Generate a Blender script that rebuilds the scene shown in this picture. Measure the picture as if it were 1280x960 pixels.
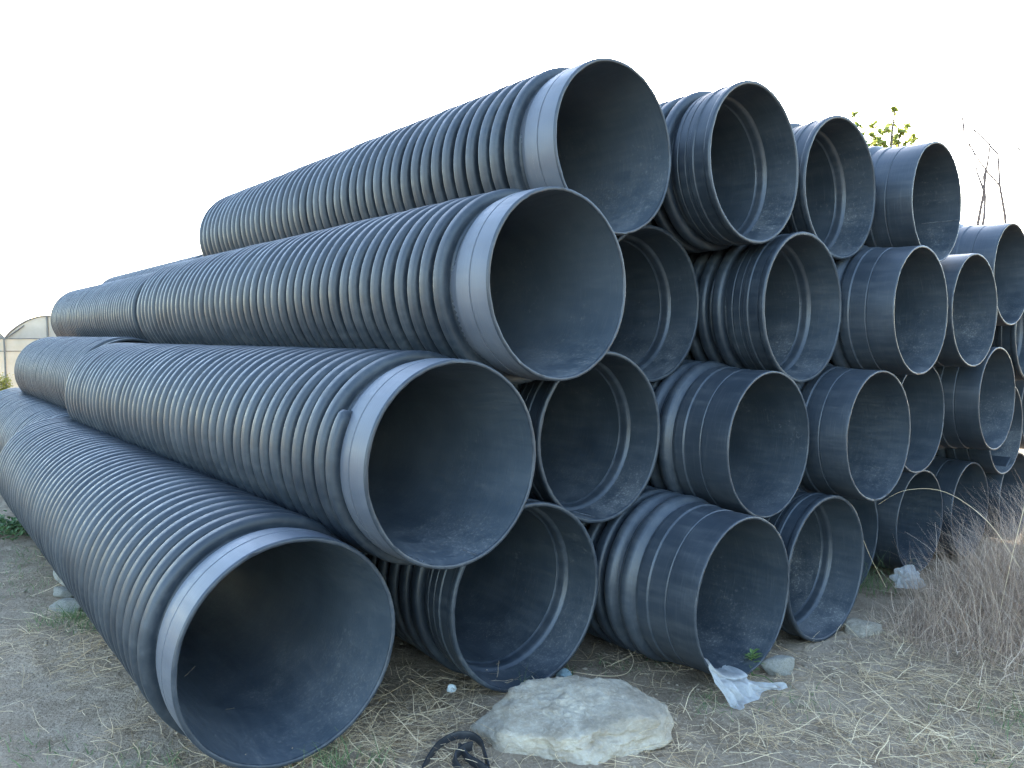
import bpy, bmesh, math, random
import numpy as np
from mathutils import Vector, Matrix, noise as mnoise

rnd = random.Random(7)
nr = np.random.default_rng(7)
S = bpy.context.scene
C = S.collection
for o in list(bpy.data.objects): bpy.data.objects.remove(o)

# ------------------------------------------------------------------ camera, sky, sun, exposure
EYE = 1.831
cd = bpy.data.cameras.new('camera'); cam = bpy.data.objects.new('camera', cd); C.objects.link(cam)
cd.sensor_fit = 'HORIZONTAL'; cd.sensor_width = 36.0; cd.lens = 36.0 * 956.1 / 1280.0
cd.clip_start = 0.05; cd.clip_end = 6000
cam.location = (0, 0, EYE); cam.rotation_euler = (math.radians(90 - 3.615), 0, 0)
S.camera = cam

SUN_EL, SUN_AZ = math.radians(16), math.radians(9)      # azimuth: clockwise from straight ahead (+Y)
w = bpy.data.worlds.new('World'); S.world = w; w.use_nodes = True
wn = w.node_tree; wn.nodes.clear()
sky = wn.nodes.new('ShaderNodeTexSky'); sky.sky_type = 'NISHITA'; sky.sun_disc = False
sky.sun_elevation = SUN_EL; sky.sun_rotation = SUN_AZ
sky.air_density = 1.0; sky.dust_density = 1.2; sky.ozone_density = 1.4
bg = wn.nodes.new('ShaderNodeBackground'); bg.inputs['Strength'].default_value = 0.13
wo = wn.nodes.new('ShaderNodeOutputWorld')
wn.links.new(sky.outputs[0], bg.inputs[0]); wn.links.new(bg.outputs[0], wo.inputs[0])
sd = bpy.data.lights.new('sun', 'SUN'); sd.energy = 2.4; sd.angle = math.radians(0.6); sd.color = (1.0, 0.9, 0.74)
sun = bpy.data.objects.new('sun', sd); C.objects.link(sun)
sdir = Vector((math.sin(SUN_AZ) * math.cos(SUN_EL), math.cos(SUN_AZ) * math.cos(SUN_EL), math.sin(SUN_EL)))
sun.rotation_euler = sdir.to_track_quat('Z', 'Y').to_euler(); sun.location = (3, 12, 14)
S.view_settings.view_transform = 'Standard'; S.view_settings.look = 'None'
S.view_settings.gamma = 1; S.view_settings.use_curve_mapping = False
S.view_settings.exposure = 3.32
S.render.engine = 'CYCLES'; S.cycles.filter_width = 1.5; S.cycles.use_adaptive_sampling = True; S.cycles.adaptive_threshold = .02
S.cycles.max_bounces = 4; S.cycles.diffuse_bounces = 3; S.cycles.glossy_bounces = 2; S.cycles.transparent_max_bounces = 16

# ------------------------------------------------------------------ helpers
def tag(o, label=None, cat=None, group=None, kind=None):
    if label: o['label'] = label
    if cat: o['category'] = cat
    if group: o['group'] = group
    if kind: o['kind'] = kind
    return o
def link(name, me, parent=None, mat=None):
    o = bpy.data.objects.new(name, me); C.objects.link(o)
    if mat is not None and len(me.materials) == 0: me.materials.append(mat)
    if parent: o.parent = parent
    return o
def empty(name, loc=(0, 0, 0), rz=0):
    o = bpy.data.objects.new(name, None); C.objects.link(o); o.location = loc; o.rotation_euler = (0, 0, rz)
    o.empty_display_size = .2
    return o
def mesh_np(name, V, F, smooth=True, sharp=None):
    V = np.asarray(V, dtype=np.float32); F = np.asarray(F, dtype=np.int32)
    me = bpy.data.meshes.new(name)
    n = F.shape[1]
    me.vertices.add(len(V)); me.vertices.foreach_set('co', V.ravel())
    me.loops.add(F.size); me.loops.foreach_set('vertex_index', F.ravel())
    me.polygons.add(len(F)); me.polygons.foreach_set('loop_start', np.arange(0, F.size, n, dtype=np.int32))
    me.update(calc_edges=True); me.validate()
    if smooth: me.shade_smooth()
    if sharp: me.set_sharp_from_angle(angle=math.radians(sharp))
    return me
def vnoise(x, y, seed=0):
    """smooth value noise on arrays"""
    xi = np.floor(x).astype(np.int64); yi = np.floor(y).astype(np.int64)
    fx = x - xi; fy = y - yi; fx = fx * fx * (3 - 2 * fx); fy = fy * fy * (3 - 2 * fy)
    def hsh(a, b):
        n = (a * 374761393 + b * 668265263 + seed * 1442695041) & 0x7fffffff
        n = ((n ^ (n >> 13)) * 1274126177) & 0x7fffffff
        return ((n ^ (n >> 16)) & 0xffff) / 65535.0
    return (hsh(xi, yi) * (1 - fx) + hsh(xi + 1, yi) * fx) * (1 - fy) + (hsh(xi, yi + 1) * (1 - fx) + hsh(xi + 1, yi + 1) * fx) * fy

YAW = math.radians(39.4)
Hx, Hy = math.cos(YAW), math.sin(YAW)             # across the pile (to the right and back)
Ax, Ay = math.sin(YAW), -math.cos(YAW)            # along the pipes, towards the open ends
def gz0(x, y):
    lat = x * Hx + y * Hy
    z = np.interp(lat, [-3, 0, 1.28, 2.62, 3.737, 4.92, 6.5, 9], [.05, .03, 0, -.08, -.171, -.264, -.33, -.36])
    d = np.hypot(x, y)
    t = np.clip((d - 16) / 22, 0, 1)
    return z - 2.3 * t * t * (3 - 2 * t)
def gz(x, y):
    x = np.asarray(x, float); y = np.asarray(y, float)
    z = gz0(x, y)
    near = np.clip(1 - (np.hypot(x, y) - 12) / 10, 0, 1)
    z = z + near * ((vnoise(x * 1.3, y * 1.3, 3) - .5) * .05 + (vnoise(x * 4.1, y * 4.1, 5) - .5) * .022 + (vnoise(x * 13, y * 13, 9) - .5) * .009) - .004
    return z
def G(x, y): return float(gz(np.array([x]), np.array([y]))[0])

# ------------------------------------------------------------------ materials
def new_mat(name):
    m = bpy.data.materials.new(name); m.use_nodes = True
    nt = m.node_tree; nt.nodes.clear()
    out = nt.nodes.new('ShaderNodeOutputMaterial'); b = nt.nodes.new('ShaderNodeBsdfPrincipled')
    nt.links.new(b.outputs[0], out.inputs[0])
    return m, nt, b, out
def N(nt, t, **kw):
    n = nt.nodes.new(t)
    for k, v in kw.items():
        if k.startswith('i_'): n.inputs[k[2:].replace('_', ' ')].default_value = v
        else: setattr(n, k, v)
    return n
def noise(nt, vec, scale, detail=4, rough=.55):
    n = N(nt, 'ShaderNodeTexNoise'); n.inputs['Scale'].default_value = scale
    n.inputs['Detail'].default_value = detail; n.inputs['Roughness'].default_value = rough
    if vec is not None: nt.links.new(vec, n.inputs['Vector'])
    return n.outputs['Fac']
def ramp(nt, fac, a, b, ca=0.0, cb=1.0):
    r = N(nt, 'ShaderNodeMapRange'); r.inputs[1].default_value = a; r.inputs[2].default_value = b
    r.inputs[3].default_value = ca; r.inputs[4].default_value = cb; r.clamp = True
    nt.links.new(fac, r.inputs[0]); return r.outputs[0]
def math2(nt, op, a, b=None):
    m = N(nt, 'ShaderNodeMath', operation=op)
    for i, v in enumerate((a, b)):
        if v is None: continue
        if isinstance(v, (int, float)): m.inputs[i].default_value = v
        else: nt.links.new(v, m.inputs[i])
    return m.outputs[0]
def mixc(nt, fac, a, b):
    m = N(nt, 'ShaderNodeMix', data_type='RGBA')
    for sock, v in ((m.inputs[0], fac), (m.inputs[6], a), (m.inputs[7], b)):
        if isinstance(v, (tuple, list)): sock.default_value = (*v, 1)
        elif isinstance(v, (int, float)): sock.default_value = v
        else: nt.links.new(v, sock)
    return m.outputs[2]
def coords(nt, kind='Object', scale=(1, 1, 1), rot=(0, 0, 0)):
    tc = N(nt, 'ShaderNodeTexCoord'); mp = N(nt, 'ShaderNodeMapping')
    mp.inputs['Scale'].default_value = scale; mp.inputs['Rotation'].default_value = rot
    nt.links.new(tc.outputs[kind], mp.inputs[0]); return mp.outputs[0]
def bump(nt, b, h, strength=.3, dist=.01):
    n = N(nt, 'ShaderNodeBump'); n.inputs['Strength'].default_value = strength; n.inputs['Distance'].default_value = dist
    nt.links.new(h, n.inputs['Height']); nt.links.new(n.outputs[0], b.inputs['Normal'])

def hdpe(name, bore=False, base_a=(.014, .020, .028), base_b=(.027, .036, .046), gloss=(.40, .52)):
    """black polyethylene: semi-gloss, fine circular scratches, a film of dust"""
    m, nt, b, out = new_mat(name)
    oi = N(nt, 'ShaderNodeObjectInfo')
    tc = N(nt, 'ShaderNodeTexCoord')
    off = N(nt, 'ShaderNodeVectorMath', operation='SCALE'); off.inputs[0].default_value = (3.1, 7.3, 5.7)
    rr = math2(nt, 'MULTIPLY', oi.outputs['Random'], 9.0); nt.links.new(rr, off.inputs['Scale'])
    add = N(nt, 'ShaderNodeVectorMath', operation='ADD'); nt.links.new(tc.outputs['Object'], add.inputs[0]); nt.links.new(off.outputs[0], add.inputs[1])
    P = add.outputs[0]
    st = N(nt, 'ShaderNodeMapping'); st.inputs['Scale'].default_value = (46, 1.6, 1.6); nt.links.new(P, st.inputs[0])   # lines round the pipe
    ax = N(nt, 'ShaderNodeMapping'); ax.inputs['Scale'].default_value = (1.2, 11, 11); nt.links.new(P, ax.inputs[0])   # smears along it
    big = noise(nt, P, 2.3, 3, .6); rings = noise(nt, st.outputs[0], 3, 2, .6); smear = noise(nt, ax.outputs[0], 2.2, 3, .65)
    sep = N(nt, 'ShaderNodeSeparateXYZ'); nt.links.new(tc.outputs['Object'], sep.inputs[0])
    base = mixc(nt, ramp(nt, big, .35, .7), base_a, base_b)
    dust = math2(nt, 'MULTIPLY', ramp(nt, smear, .42, .8), ramp(nt, big, .3, .75, .15, 1))
    dust = math2(nt, 'ADD', math2(nt, 'MULTIPLY', dust, .22), math2(nt, 'MULTIPLY', ramp(nt, rings, .55, .85), .14))
    if bore:
        tilt = math2(nt, 'MULTIPLY', sep.outputs[1], math2(nt, 'MULTIPLY', math2(nt, 'SUBTRACT', oi.outputs['Random'], .5), 1.1))
        amt = ramp(nt, math2(nt, 'FRACT', math2(nt, 'MULTIPLY', oi.outputs['Random'], 7.31)), 0, 1, .25, 1.15)
        low = math2(nt, 'MULTIPLY', ramp(nt, math2(nt, 'ADD', sep.outputs[2], tilt), -.10, -.43), amt)                   # silt that has settled along the bottom of the bore
        grit = ramp(nt, noise(nt, P, 75, 3, .75), .54, .63)
        patch = ramp(nt, noise(nt, P, 5, 3, .65), .42, .62)
        silt = math2(nt, 'MULTIPLY', low, math2(nt, 'ADD', math2(nt, 'MULTIPLY', math2(nt, 'MULTIPLY', grit, ramp(nt, patch, 0, 1, .35, 1)), 1.1), math2(nt, 'MULTIPLY', patch, .32)))
        scuff = math2(nt, 'MULTIPLY', ramp(nt, noise(nt, P, 34, 3, .75), .57, .70), ramp(nt, noise(nt, P, 3.1, 2, .6), .50, .66))
        dust = math2(nt, 'ADD', dust, math2(nt, 'ADD', silt, math2(nt, 'MULTIPLY', scuff, .40)))
    dust = math2(nt, 'MINIMUM', dust, .8)
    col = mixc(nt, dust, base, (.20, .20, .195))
    nt.links.new(col, b.inputs['Base Color'])
    ro = math2(nt, 'ADD', ramp(nt, smear, .3, .7, *gloss), math2(nt, 'MULTIPLY', dust, .5))
    nt.links.new(ro, b.inputs['Roughness'])
    b.inputs['Specular IOR Level'].default_value = .5
    bump(nt, b, rings, .30, .003)
    return m
M_OUT = hdpe('black_polyethylene'); M_BORE = hdpe('dusty_bore_polyethylene', True, (.046, .061, .077), (.068, .084, .101))
M_BORE_SHADED = hdpe('shaded_bore_polyethylene', True, (.026, .036, .047), (.044, .056, .069))  # plain and socket bores: same plastic, shade painted in as a darker base colour
M_COLLAR = hdpe('worn_polyethylene_collar', False, (.075, .084, .102), (.105, .115, .135), (.38, .48))
M_PLAIN = hdpe('smooth_polyethylene_collar', False, (.020, .027, .036), (.036, .045, .057), (.36, .46))

def simple(name, col, rough=.8, col2=None, scale=20, bstr=.3, bdist=.005, trans=0, spec=.3, thr=(.35, .65)):
    m, nt, b, out = new_mat(name)
    v = coords(nt)
    n1 = noise(nt, v, scale, 6, .6)
    c = mixc(nt, ramp(nt, n1, *thr), col, col2 or tuple(x * .7 for x in col))
    nt.links.new(c, b.inputs['Base Color']); b.inputs['Roughness'].default_value = rough; b.inputs['Specular IOR Level'].default_value = spec
    if bstr: bump(nt, b, noise(nt, v, scale * 2.5, 5, .65), bstr, bdist)
    if trans:
        t = N(nt, 'ShaderNodeBsdfTranslucent'); nt.links.new(c, t.inputs[0])
        mx = N(nt, 'ShaderNodeMixShader'); mx.inputs[0].default_value = trans
        nt.links.new(b.outputs[0], mx.inputs[1]); nt.links.new(t.outputs[0], mx.inputs[2]); nt.links.new(mx.outputs[0], out.inputs[0])
    return m
def blade_mat(name, ca, cb, trans=.3):
    """thin stalks: colour varies from stalk to stalk through the 'tone' attribute"""
    m, nt, b, out = new_mat(name)
    at = N(nt, 'ShaderNodeAttribute', attribute_name='tone')
    c = mixc(nt, at.outputs['Fac'], ca, cb)
    nt.links.new(c, b.inputs['Base Color']); b.inputs['Roughness'].default_value = .75; b.inputs['Specular IOR Level'].default_value = .25
    t = N(nt, 'ShaderNodeBsdfTranslucent'); nt.links.new(c, t.inputs[0])
    mx = N(nt, 'ShaderNodeMixShader'); mx.inputs[0].default_value = trans
    nt.links.new(b.outputs[0], mx.inputs[1]); nt.links.new(t.outputs[0], mx.inputs[2]); nt.links.new(mx.outputs[0], out.inputs[0])
    return m

def ground_mat():
    m, nt, b, out = new_mat('dry_dirt')
    v = coords(nt)
    big = noise(nt, v, .8, 4, .6); mid = noise(nt, v, 6, 5, .65); fine = noise(nt, v, 70, 3, .7); peb = noise(nt, v, 34, 1, .5)
    c = mixc(nt, ramp(nt, big, .35, .68), (.275, .205, .138), (.375, .295, .212))
    c = mixc(nt, ramp(nt, mid, .42, .70), c, (.190, .138, .090))
    c = mixc(nt, math2(nt, 'MULTIPLY', ramp(nt, fine, .55, .72), .6), c, (.54, .44, .33))
    c = mixc(nt, math2(nt, 'MULTIPLY', ramp(nt, fine, .40, .28), .6), c, (.080, .058, .040))
    nt.links.new(c, b.inputs['Base Color']); b.inputs['Roughness'].default_value = .95; b.inputs['Specular IOR Level'].default_value = .15
    h = math2(nt, 'ADD', math2(nt, 'MULTIPLY', mid, .8), math2(nt, 'ADD', math2(nt, 'MULTIPLY', fine, .5), math2(nt, 'MULTIPLY', peb, .5)))
    bump(nt, b, h, 1.0, .03)
    return m

# ------------------------------------------------------------------ ground sheet out to the horizon
def axis_lines(lo, hi, step, far):
    a = list(np.arange(lo, hi + 1e-6, step)); d = step
    x = a[-1]
    while x < far: d *= 1.22; x += d; a.append(x)
    d = step; x = a[0]
    while x > -far: d *= 1.22; x -= d; a.insert(0, x)
    return np.array(a)
gx = axis_lines(-6, 7, .045, 2500); gy = axis_lines(1.5, 9, .045, 2500)
XX, YY = np.meshgrid(gx, gy); ZZ = gz(XX, YY)
V = np.stack([XX, YY, ZZ], -1).reshape(-1, 3); nx, ny = len(gx), len(gy)
I = np.arange(nx * ny).reshape(ny, nx)
F = np.stack([I[:-1, :-1], I[:-1, 1:], I[1:, 1:], I[1:, :-1]], -1).reshape(-1, 4)
ground = link('ground', mesh_np('ground', V, F), None, ground_mat()); tag(ground, kind='structure')

# ------------------------------------------------------------------ pipes
RIB, PITCH = .520, .122
def revolve(name, prof, seg=96, sharp=28, wob=0.0, closed=False):
    """surface of revolution about local X; prof = (distance behind the open end, radius)"""
    prof = np.array(prof, float); n = len(prof)
    th = np.linspace(0, 2 * np.pi, seg, endpoint=False)
    r = prof[:, 1][:, None] + wob * (np.sin(3 * th + prof[:, 0][:, None] * 9) * .6 + np.sin(7 * th + 1.3) * .4)[:, :]
    X = np.repeat(-prof[:, 0][:, None], seg, 1)
    if name.startswith('rim'):
        jr = np.random.default_rng(len(name)); k = np.zeros((n, seg)); k[1:-1] = jr.normal(0, .0011, (n - 2, seg)); r = r + k
        nick = np.clip(jr.normal(0, 1, seg) - 1.6, 0, 1) * .006; X[2:4] -= nick + np.abs(jr.normal(0, .0008, seg))
    V = np.stack([X, r * np.cos(th), r * np.sin(th)], -1).reshape(-1, 3)
    i, j = np.meshgrid(np.arange(n if closed else n - 1), np.arange(seg), indexing='ij')
    i2 = (i + 1) % n; j2 = (j + 1) % seg
    F = np.stack([i * seg + j, i2 * seg + j, i2 * seg + j2, i * seg + j2], -1).reshape(-1, 4)
    return mesh_np(name, V, F[:, ::-1], True, sharp)
RIBPROF = [(.00, .0), (.20, .0), (.165, .014), (.140, .032), (.155, .048), (.20, .060), (.28, .0665), (.36, .068), (.56, .068), (.64, .0665), (.72, .060), (.765, .048), (.78, .032), (.755, .014), (.72, .0)]
def barrel(name, d0, d1, seg=104):
    """hollow ribs wound round a tube"""
    s = np.array([q[0] for q in RIBPROF]); hh = np.array([q[1] for q in RIBPROF]); M = len(s)
    K = int((d1 - d0) / PITCH)
    rows_d = np.append((np.arange(K)[:, None] + s[None]).ravel() * PITCH + d0, K * PITCH + d0); rows_h = np.append(np.tile(hh, K), 0)
    rib = np.append(np.repeat(np.arange(K), M), K)
    jit = np.random.default_rng(3); ph = jit.uniform(0, 6.28, K + 1)[rib][:, None]; am = jit.uniform(.4, 1.0, K + 1)[rib][:, None]; sh = jit.normal(0, .0016, K + 1)[rib][:, None]
    R = len(rows_d); th = np.linspace(0, 2 * np.pi, seg, endpoint=False)[None]
    Hh = rows_h[:, None] * (1 + .035 * am * np.sin(2 * th + ph) + .02 * am * np.sin(5 * th + ph * 2))
    D = rows_d[:, None] + sh + .0035 * am * np.sin(th + ph) + .0022 * am * np.sin(3 * th + 2 * ph) + .004 * np.sin(th)
    r = RIB - .068 + Hh
    V = np.stack([-D, r * np.cos(th), r * np.sin(th)], -1).reshape(-1, 3)
    i, j = np.meshgrid(np.arange(R - 1), np.arange(seg), indexing='ij'); j2 = (j + 1) % seg
    F = np.stack([i * seg + j, (i + 1) * seg + j, (i + 1) * seg + j2, i * seg + j2], -1).reshape(-1, 4)
    return mesh_np(name, V, F[:, ::-1], True, None)
LEN = 5.75
RT = {'spigot': .485, 'plain': .468, 'socket': .505}
PM = {}
PM['spigot'] = dict(
    barrel=barrel('barrel_spigot', .300, LEN - .08),
    collar=revolve('collar_spigot', [(.010, .4842), (.016, .485), (.126, .4862), (.129, .4800), (.136, .4800), (.139, .4855), (.182, .4850), (.186, .4815), (.212, .4810), (.216, .4760), (.254, .4745), (.260, .4530), (.33, .4515)], wob=.0009),
    rim=revolve('rim_spigot', [(.0102, .4842), (.004, .4830), (0, .4795), (0, .4685), (.004, .4650), (.010, .4637)], sharp=60, wob=.0012),
    bore=revolve('bore_spigot', [(.0099, .4638), (.10, .4610), (.20, .4550), (.34, .4430), (.6, .4420), (1.2, .4420), (2, .4415), (4, .4415), (LEN - .01, .4415)], wob=.0016))
PM['plain'] = dict(
    barrel=barrel('barrel_plain', .64, LEN - .08),
    collar=revolve('collar_plain', [(.008, .4672), (.013, .468), (.190, .4700), (.194, .4675), (.199, .4675), (.203, .4725), (.315, .4770), (.324, .4850), (.385, .4870), (.394, .4720),
            (.415, .4715), (.428, .4850), (.440, .5030), (.455, .5130), (.475, .5160), (.495, .5130), (.510, .5030), (.522, .4850), (.535, .4715), (.548, .4715), (.558, .4860), (.570, .5050), (.585, .5140), (.602, .5160), (.62, .5120), (.634, .5000), (.645, .4840), (.655, .4540), (.70, .4515)], wob=.0009),
    rim=revolve('rim_plain', [(.0082, .4672), (.003, .4662), (0, .4635), (0, .4550), (.003, .4522), (.008, .4512)], sharp=60, wob=.0012),
    bore=revolve('bore_plain', [(.0079, .4513), (.2, .4490), (.6, .4440), (1.2, .4425), (2, .4420), (4, .4420), (LEN - .01, .4420)], wob=.0016))
PM['socket'] = dict(
    barrel=barrel('barrel_socket', .30, LEN - .08),
    collar=revolve('collar_socket', [(.010, .5055), (.030, .5070), (.040, .5040), (.046, .4985), (.118, .4965), (.124, .5030), (.150, .5030), (.157, .4960), (.176, .4950), (.179, .4900), (.185, .4900), (.188, .4940), (.232, .4925), (.235, .4865), (.245, .4860), (.249, .4905), (.275, .4880), (.282, .4540), (.33, .4515)], wob=.0009),
    rim=revolve('rim_socket', [(.0102, .5055), (.003, .5030), (0, .4985), (0, .4885), (.003, .4835), (.010, .4808)], sharp=60, wob=.0012),
    bore=revolve('bore_socket', [(.0099, .4809), (.08, .4775), (.225, .4700)], wob=.0010),
    inner_ring=revolve('inner_ring_socket', [(.2248, .4700), (.232, .4640), (.236, .4580), (.243, .4520), (.256, .4490), (.280, .4480), (.292, .4460), (.300, .4400)], sharp=50),
    inner_wall=revolve('inner_wall_socket', [(.2998, .4401), (.6, .4385), (1.2, .4380), (2, .4380), (4, .4380), (LEN - .01, .4380)], wob=.0014))
for k, ri in (('spigot', .4415), ('plain', .4420), ('socket', .4380)):
    PM[k]['far_collar'] = revolve('far_collar_' + k, [(LEN - .40, .4515), (LEN - .09, .4640), (LEN - .084, .4760), (LEN - .02, .4770), (LEN - .004, .4760), (LEN, .4720), (LEN, ri + .004), (LEN - .0102, ri)])
for k in PM:
    for q, me in PM[k].items():
        me.materials.append((M_BORE if k == 'spigot' else M_BORE_SHADED) if q in ('bore', 'inner_wall') else M_COLLAR if (k, q) in (('spigot', 'collar'),) else M_PLAIN if k == 'plain' and q in ('collar', 'rim') or q == 'inner_ring' or (k, q) == ('spigot', 'rim') else M_OUT)

def pipe(lat, z, al, kind, R, dyaw, label, group, spin, back=0.0, stretch=1.0):
    """lat / al: across and along the pile, z: axis height above the eye, back: metres the whole pipe lies further back"""
    x = lat * Hx + (al - back) * Ax; y = lat * Hy + (al - back) * Ay
    root = empty('corrugated_pipe', (x, y, z + EYE - RIB), YAW + math.radians(dyaw) - math.pi / 2)
    tag(root, label, 'pipe', group)
    sc = R / RT[kind]
    ov = rnd.uniform(-.003, .010)
    root.scale = (stretch, sc * (1 + ov), sc * (1 - ov))
    made = {}
    for part, me in PM[kind].items():
        host = {'rim': 'collar', 'inner_ring': 'bore'}.get(part)
        o = link(part, me, made[host] if host else root); made[part] = o
        if host: continue
        o.location = (0, 0, RIB)
        if part == 'barrel': o.rotation_euler = (math.radians(spin), 0, 0)
        elif part not in ('bore', 'inner_wall'): o.rotation_euler = (math.radians(rnd.uniform(0, 360)), 0, 0)
    return root
FRONT = 'pipes of the front stack'; BACK = 'pipes of the stack behind'
T, P_, K_ = 'spigot', 'plain', 'socket'
PIPES = [
 (3.266, 1.061, -3.033, T, .489, .43, 'ribbed pipe at the top left of the stack, its long side against the sky', 200),
 (4.372, 1.096, -2.850, K_, .509, .24, 'black pipe in the top row with a thick rolled lip, second from the left', 90),
 (5.422, 1.062, -2.825, K_, .510, -.79, 'black socket-ended pipe in the top row, third from the left, beside the leafy branches', 30),
 (6.481, 1.050, -2.591, P_, .470, .23, 'black pipe with a wide smooth collar in the top row, right below the leafy tree', 250),
 (8.043, .561, -2.546, P_, .469, -.01, 'smooth-collared pipe sitting a little lower, just under the forked bare tree', 310),
 (2.628, .257, -2.802, T, .482, 1.14, 'long ribbed pipe second from the top on the left face, with a bright smooth collar', 160),
 (3.869, .201, -3.281, K_, .510, .06, 'recessed dark pipe mouth half hidden behind the second ribbed pipe from the top', 10),
 (4.895, .182, -2.792, K_, .513, .16, 'pale-ringed socket pipe in the second row from the top, third from the left', 120),
 (5.940, .175, -2.458, P_, .476, .59, 'smooth-collared pipe in the second row from the top, fourth from the left', 75),
 (7.077, .204, -2.501, P_, .478, -.31, 'smooth-collared pipe in the second row from the top, fifth from the left', 140),
 (2.001, -.578, -2.819, T, .482, 1.51, 'large ribbed pipe directly above the lowest left one, weld seams in its mouth', 152),
 (3.234, -.593, -3.091, K_, .504, -1.14, 'thick-lipped socket pipe in the third row from the top, second from the left', 60),
 (4.383, -.707, -2.711, P_, .478, .62, 'pipe with speckled dust in its mouth directly above the one with the bag', 220),
 (5.441, -.709, -2.507, P_, .469, -.91, 'smooth-collared pipe with dark smudges in its mouth, third row from the top', 330),
 (6.530, -.658, -2.685, P_, .465, -.07, 'shaded pipe mouth half hidden behind the smudged one of the third row', 45),
 (7.759, -.568, -2.534, P_, .469, 1.02, 'dark wide-collared pipe in the third row from the top, above the dry grass', 285),
 (1.278, -1.316, -2.990, T, .485, -.15, 'nearest and largest ribbed pipe, lying on the dirt at the lower left', 215),
 (2.619, -1.396, -3.028, K_, .507, -1.56, 'bottom-row pipe with gritty dust in its mouth, behind the big pale rock', 20),
 (3.737, -1.487, -2.453, P_, .464, -.08, 'bottom-row pipe with rounded ribs and the plastic bag hanging from its mouth', 100),
 (4.924, -1.580, -2.592, K_, .502, -.46, 'bottom-row socket pipe right of the one with the plastic bag', 180),
 (6.020, -1.640, -2.980, P_, .468, .4, 'bottom-row pipe in deep shade just left of the dry grass', 70),
 (7.120, -1.660, -2.900, P_, .468, -.5, 'bottom-row pipe in deep shade half covered by the dry grass', 270),
 (8.150, -1.690, -2.860, P_, .468, .3, 'bottom-row pipe at the right, almost buried in the tall dry grass', 200),
 (8.900, .050, -2.620, K_, .500, .6, 'ribbed pipe cut off by the right edge below the sagging top pipe', 130),
 (8.720, -.930, -2.760, P_, .468, 0, 'dark low pipe at the right edge behind the tall dry grass', 20),
 (9.720, -.780, -2.800, P_, .468, 0, 'pipe at the right edge filling the gap below the topmost sliver', 60),
 (9.200, -1.700, -2.800, P_, .468, -.3, 'last bottom-row pipe beyond the tall dry grass at the right edge', 200),
 (9.750, .620, -2.700, K_, .505, 0, 'highest pipe at the right edge, only a sliver of its rim showing', 20),
]
for p in PIPES: pipe(p[0], p[1], p[2], p[3], p[4], p[5], p[6], FRONT, p[7])
SECOND = [
 (2.72, .27, 0, 6.25, 'pipe of the stack behind whose rounded far end stands out against the sky', .3),
 (3.62, .64, 0, 7.6, 'highest pipe of the stack behind, a thin sliver over the one before it', 0),
 (2.02, -.53, 0, 5.85, 'finely ribbed pipe of the stack behind, just right of the greenhouse posts', .4),
 (1.56, -1.34, 0, 5.95, 'lowest pipe of the stack behind, at the left edge above the nearest ribbed pipe', -.6),
 (3.10, -.40, 0, 6.05, 'inner pipe of the stack behind, wedged under the highest one', 0),
 (2.80, -1.36, 0, 6.05, 'inner bottom pipe of the stack behind, mostly covered', 0),
]
for i, (lat, z, _, back, lab, dy) in enumerate(SECOND):
    pipe(lat, z, -2.9, K_, .505, dy, lab, BACK, 40 * i, back, .8 if i == 2 else 1.0)
def at_pipe(i, d, ang, r):
    """world point on pipe i of the front stack: d behind the open end, ang from the bottom (deg, + to the right), radius r"""
    lat, z, al, _, R, dyaw = PIPES[i][:6]
    yw = YAW + math.radians(dyaw); ax = Vector((math.sin(yw), -math.cos(yw), 0)); hh = Vector((math.cos(yw), math.sin(yw), 0))
    c = Vector((lat * Hx + al * Ax, lat * Hy + al * Ay, z + EYE)) - ax * d
    a = math.radians(ang)
    return c + hh * (r * math.sin(a)) - Vector((0, 0, r * math.cos(a)))
pipe_roots = [o for o in bpy.data.objects if o.name.startswith('corrugated_pipe')]
pipe_roots = sorted(pipe_roots, key=lambda o: o.name)
M_SEAM = simple('pale_weld_bead', (.19, .20, .21), .7, (.07, .075, .085), 30, .4)
def seam(i, ang, d0, d1, r, wid=.005):
    """thin raised weld bead along the bore"""
    Vv, Ff = [], []; n = 26; wid = wid * .8
    for k in range(n + 1):
        d = d0 + (d1 - d0) * k / n; h = .003 + .002 * rnd.random(); j = rnd.uniform(-.0015, .0015)
        for q, hh in ((-1, -.001), (-.5, h), (.5, h), (1, -.001)):
            a = math.radians(ang) + (q * wid * rnd.uniform(.7, 1.2) + j) / r
            Vv.append((-d, (r - hh) * math.sin(a), RIB - (r - hh) * math.cos(a)))
    for k in range(n):
        for q in range(3): Ff.append((k * 4 + q, k * 4 + q + 1, k * 4 + q + 5, k * 4 + q + 4))
    o = link('weld_seam', mesh_np('weld_seam', Vv, Ff, True, None), pipe_roots[i], M_SEAM)
seam(10, -24, .36, .80, .4420, .006); seam(10, -24, .012, .19, .4605, .006); seam(10, 14, .012, .20, .4600, .006)
seam(11, -6, .02, .22, .4730); seam(11, -2, .32, .62, .4390); seam(3, 78, .012, .30, .4495, .004)

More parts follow.
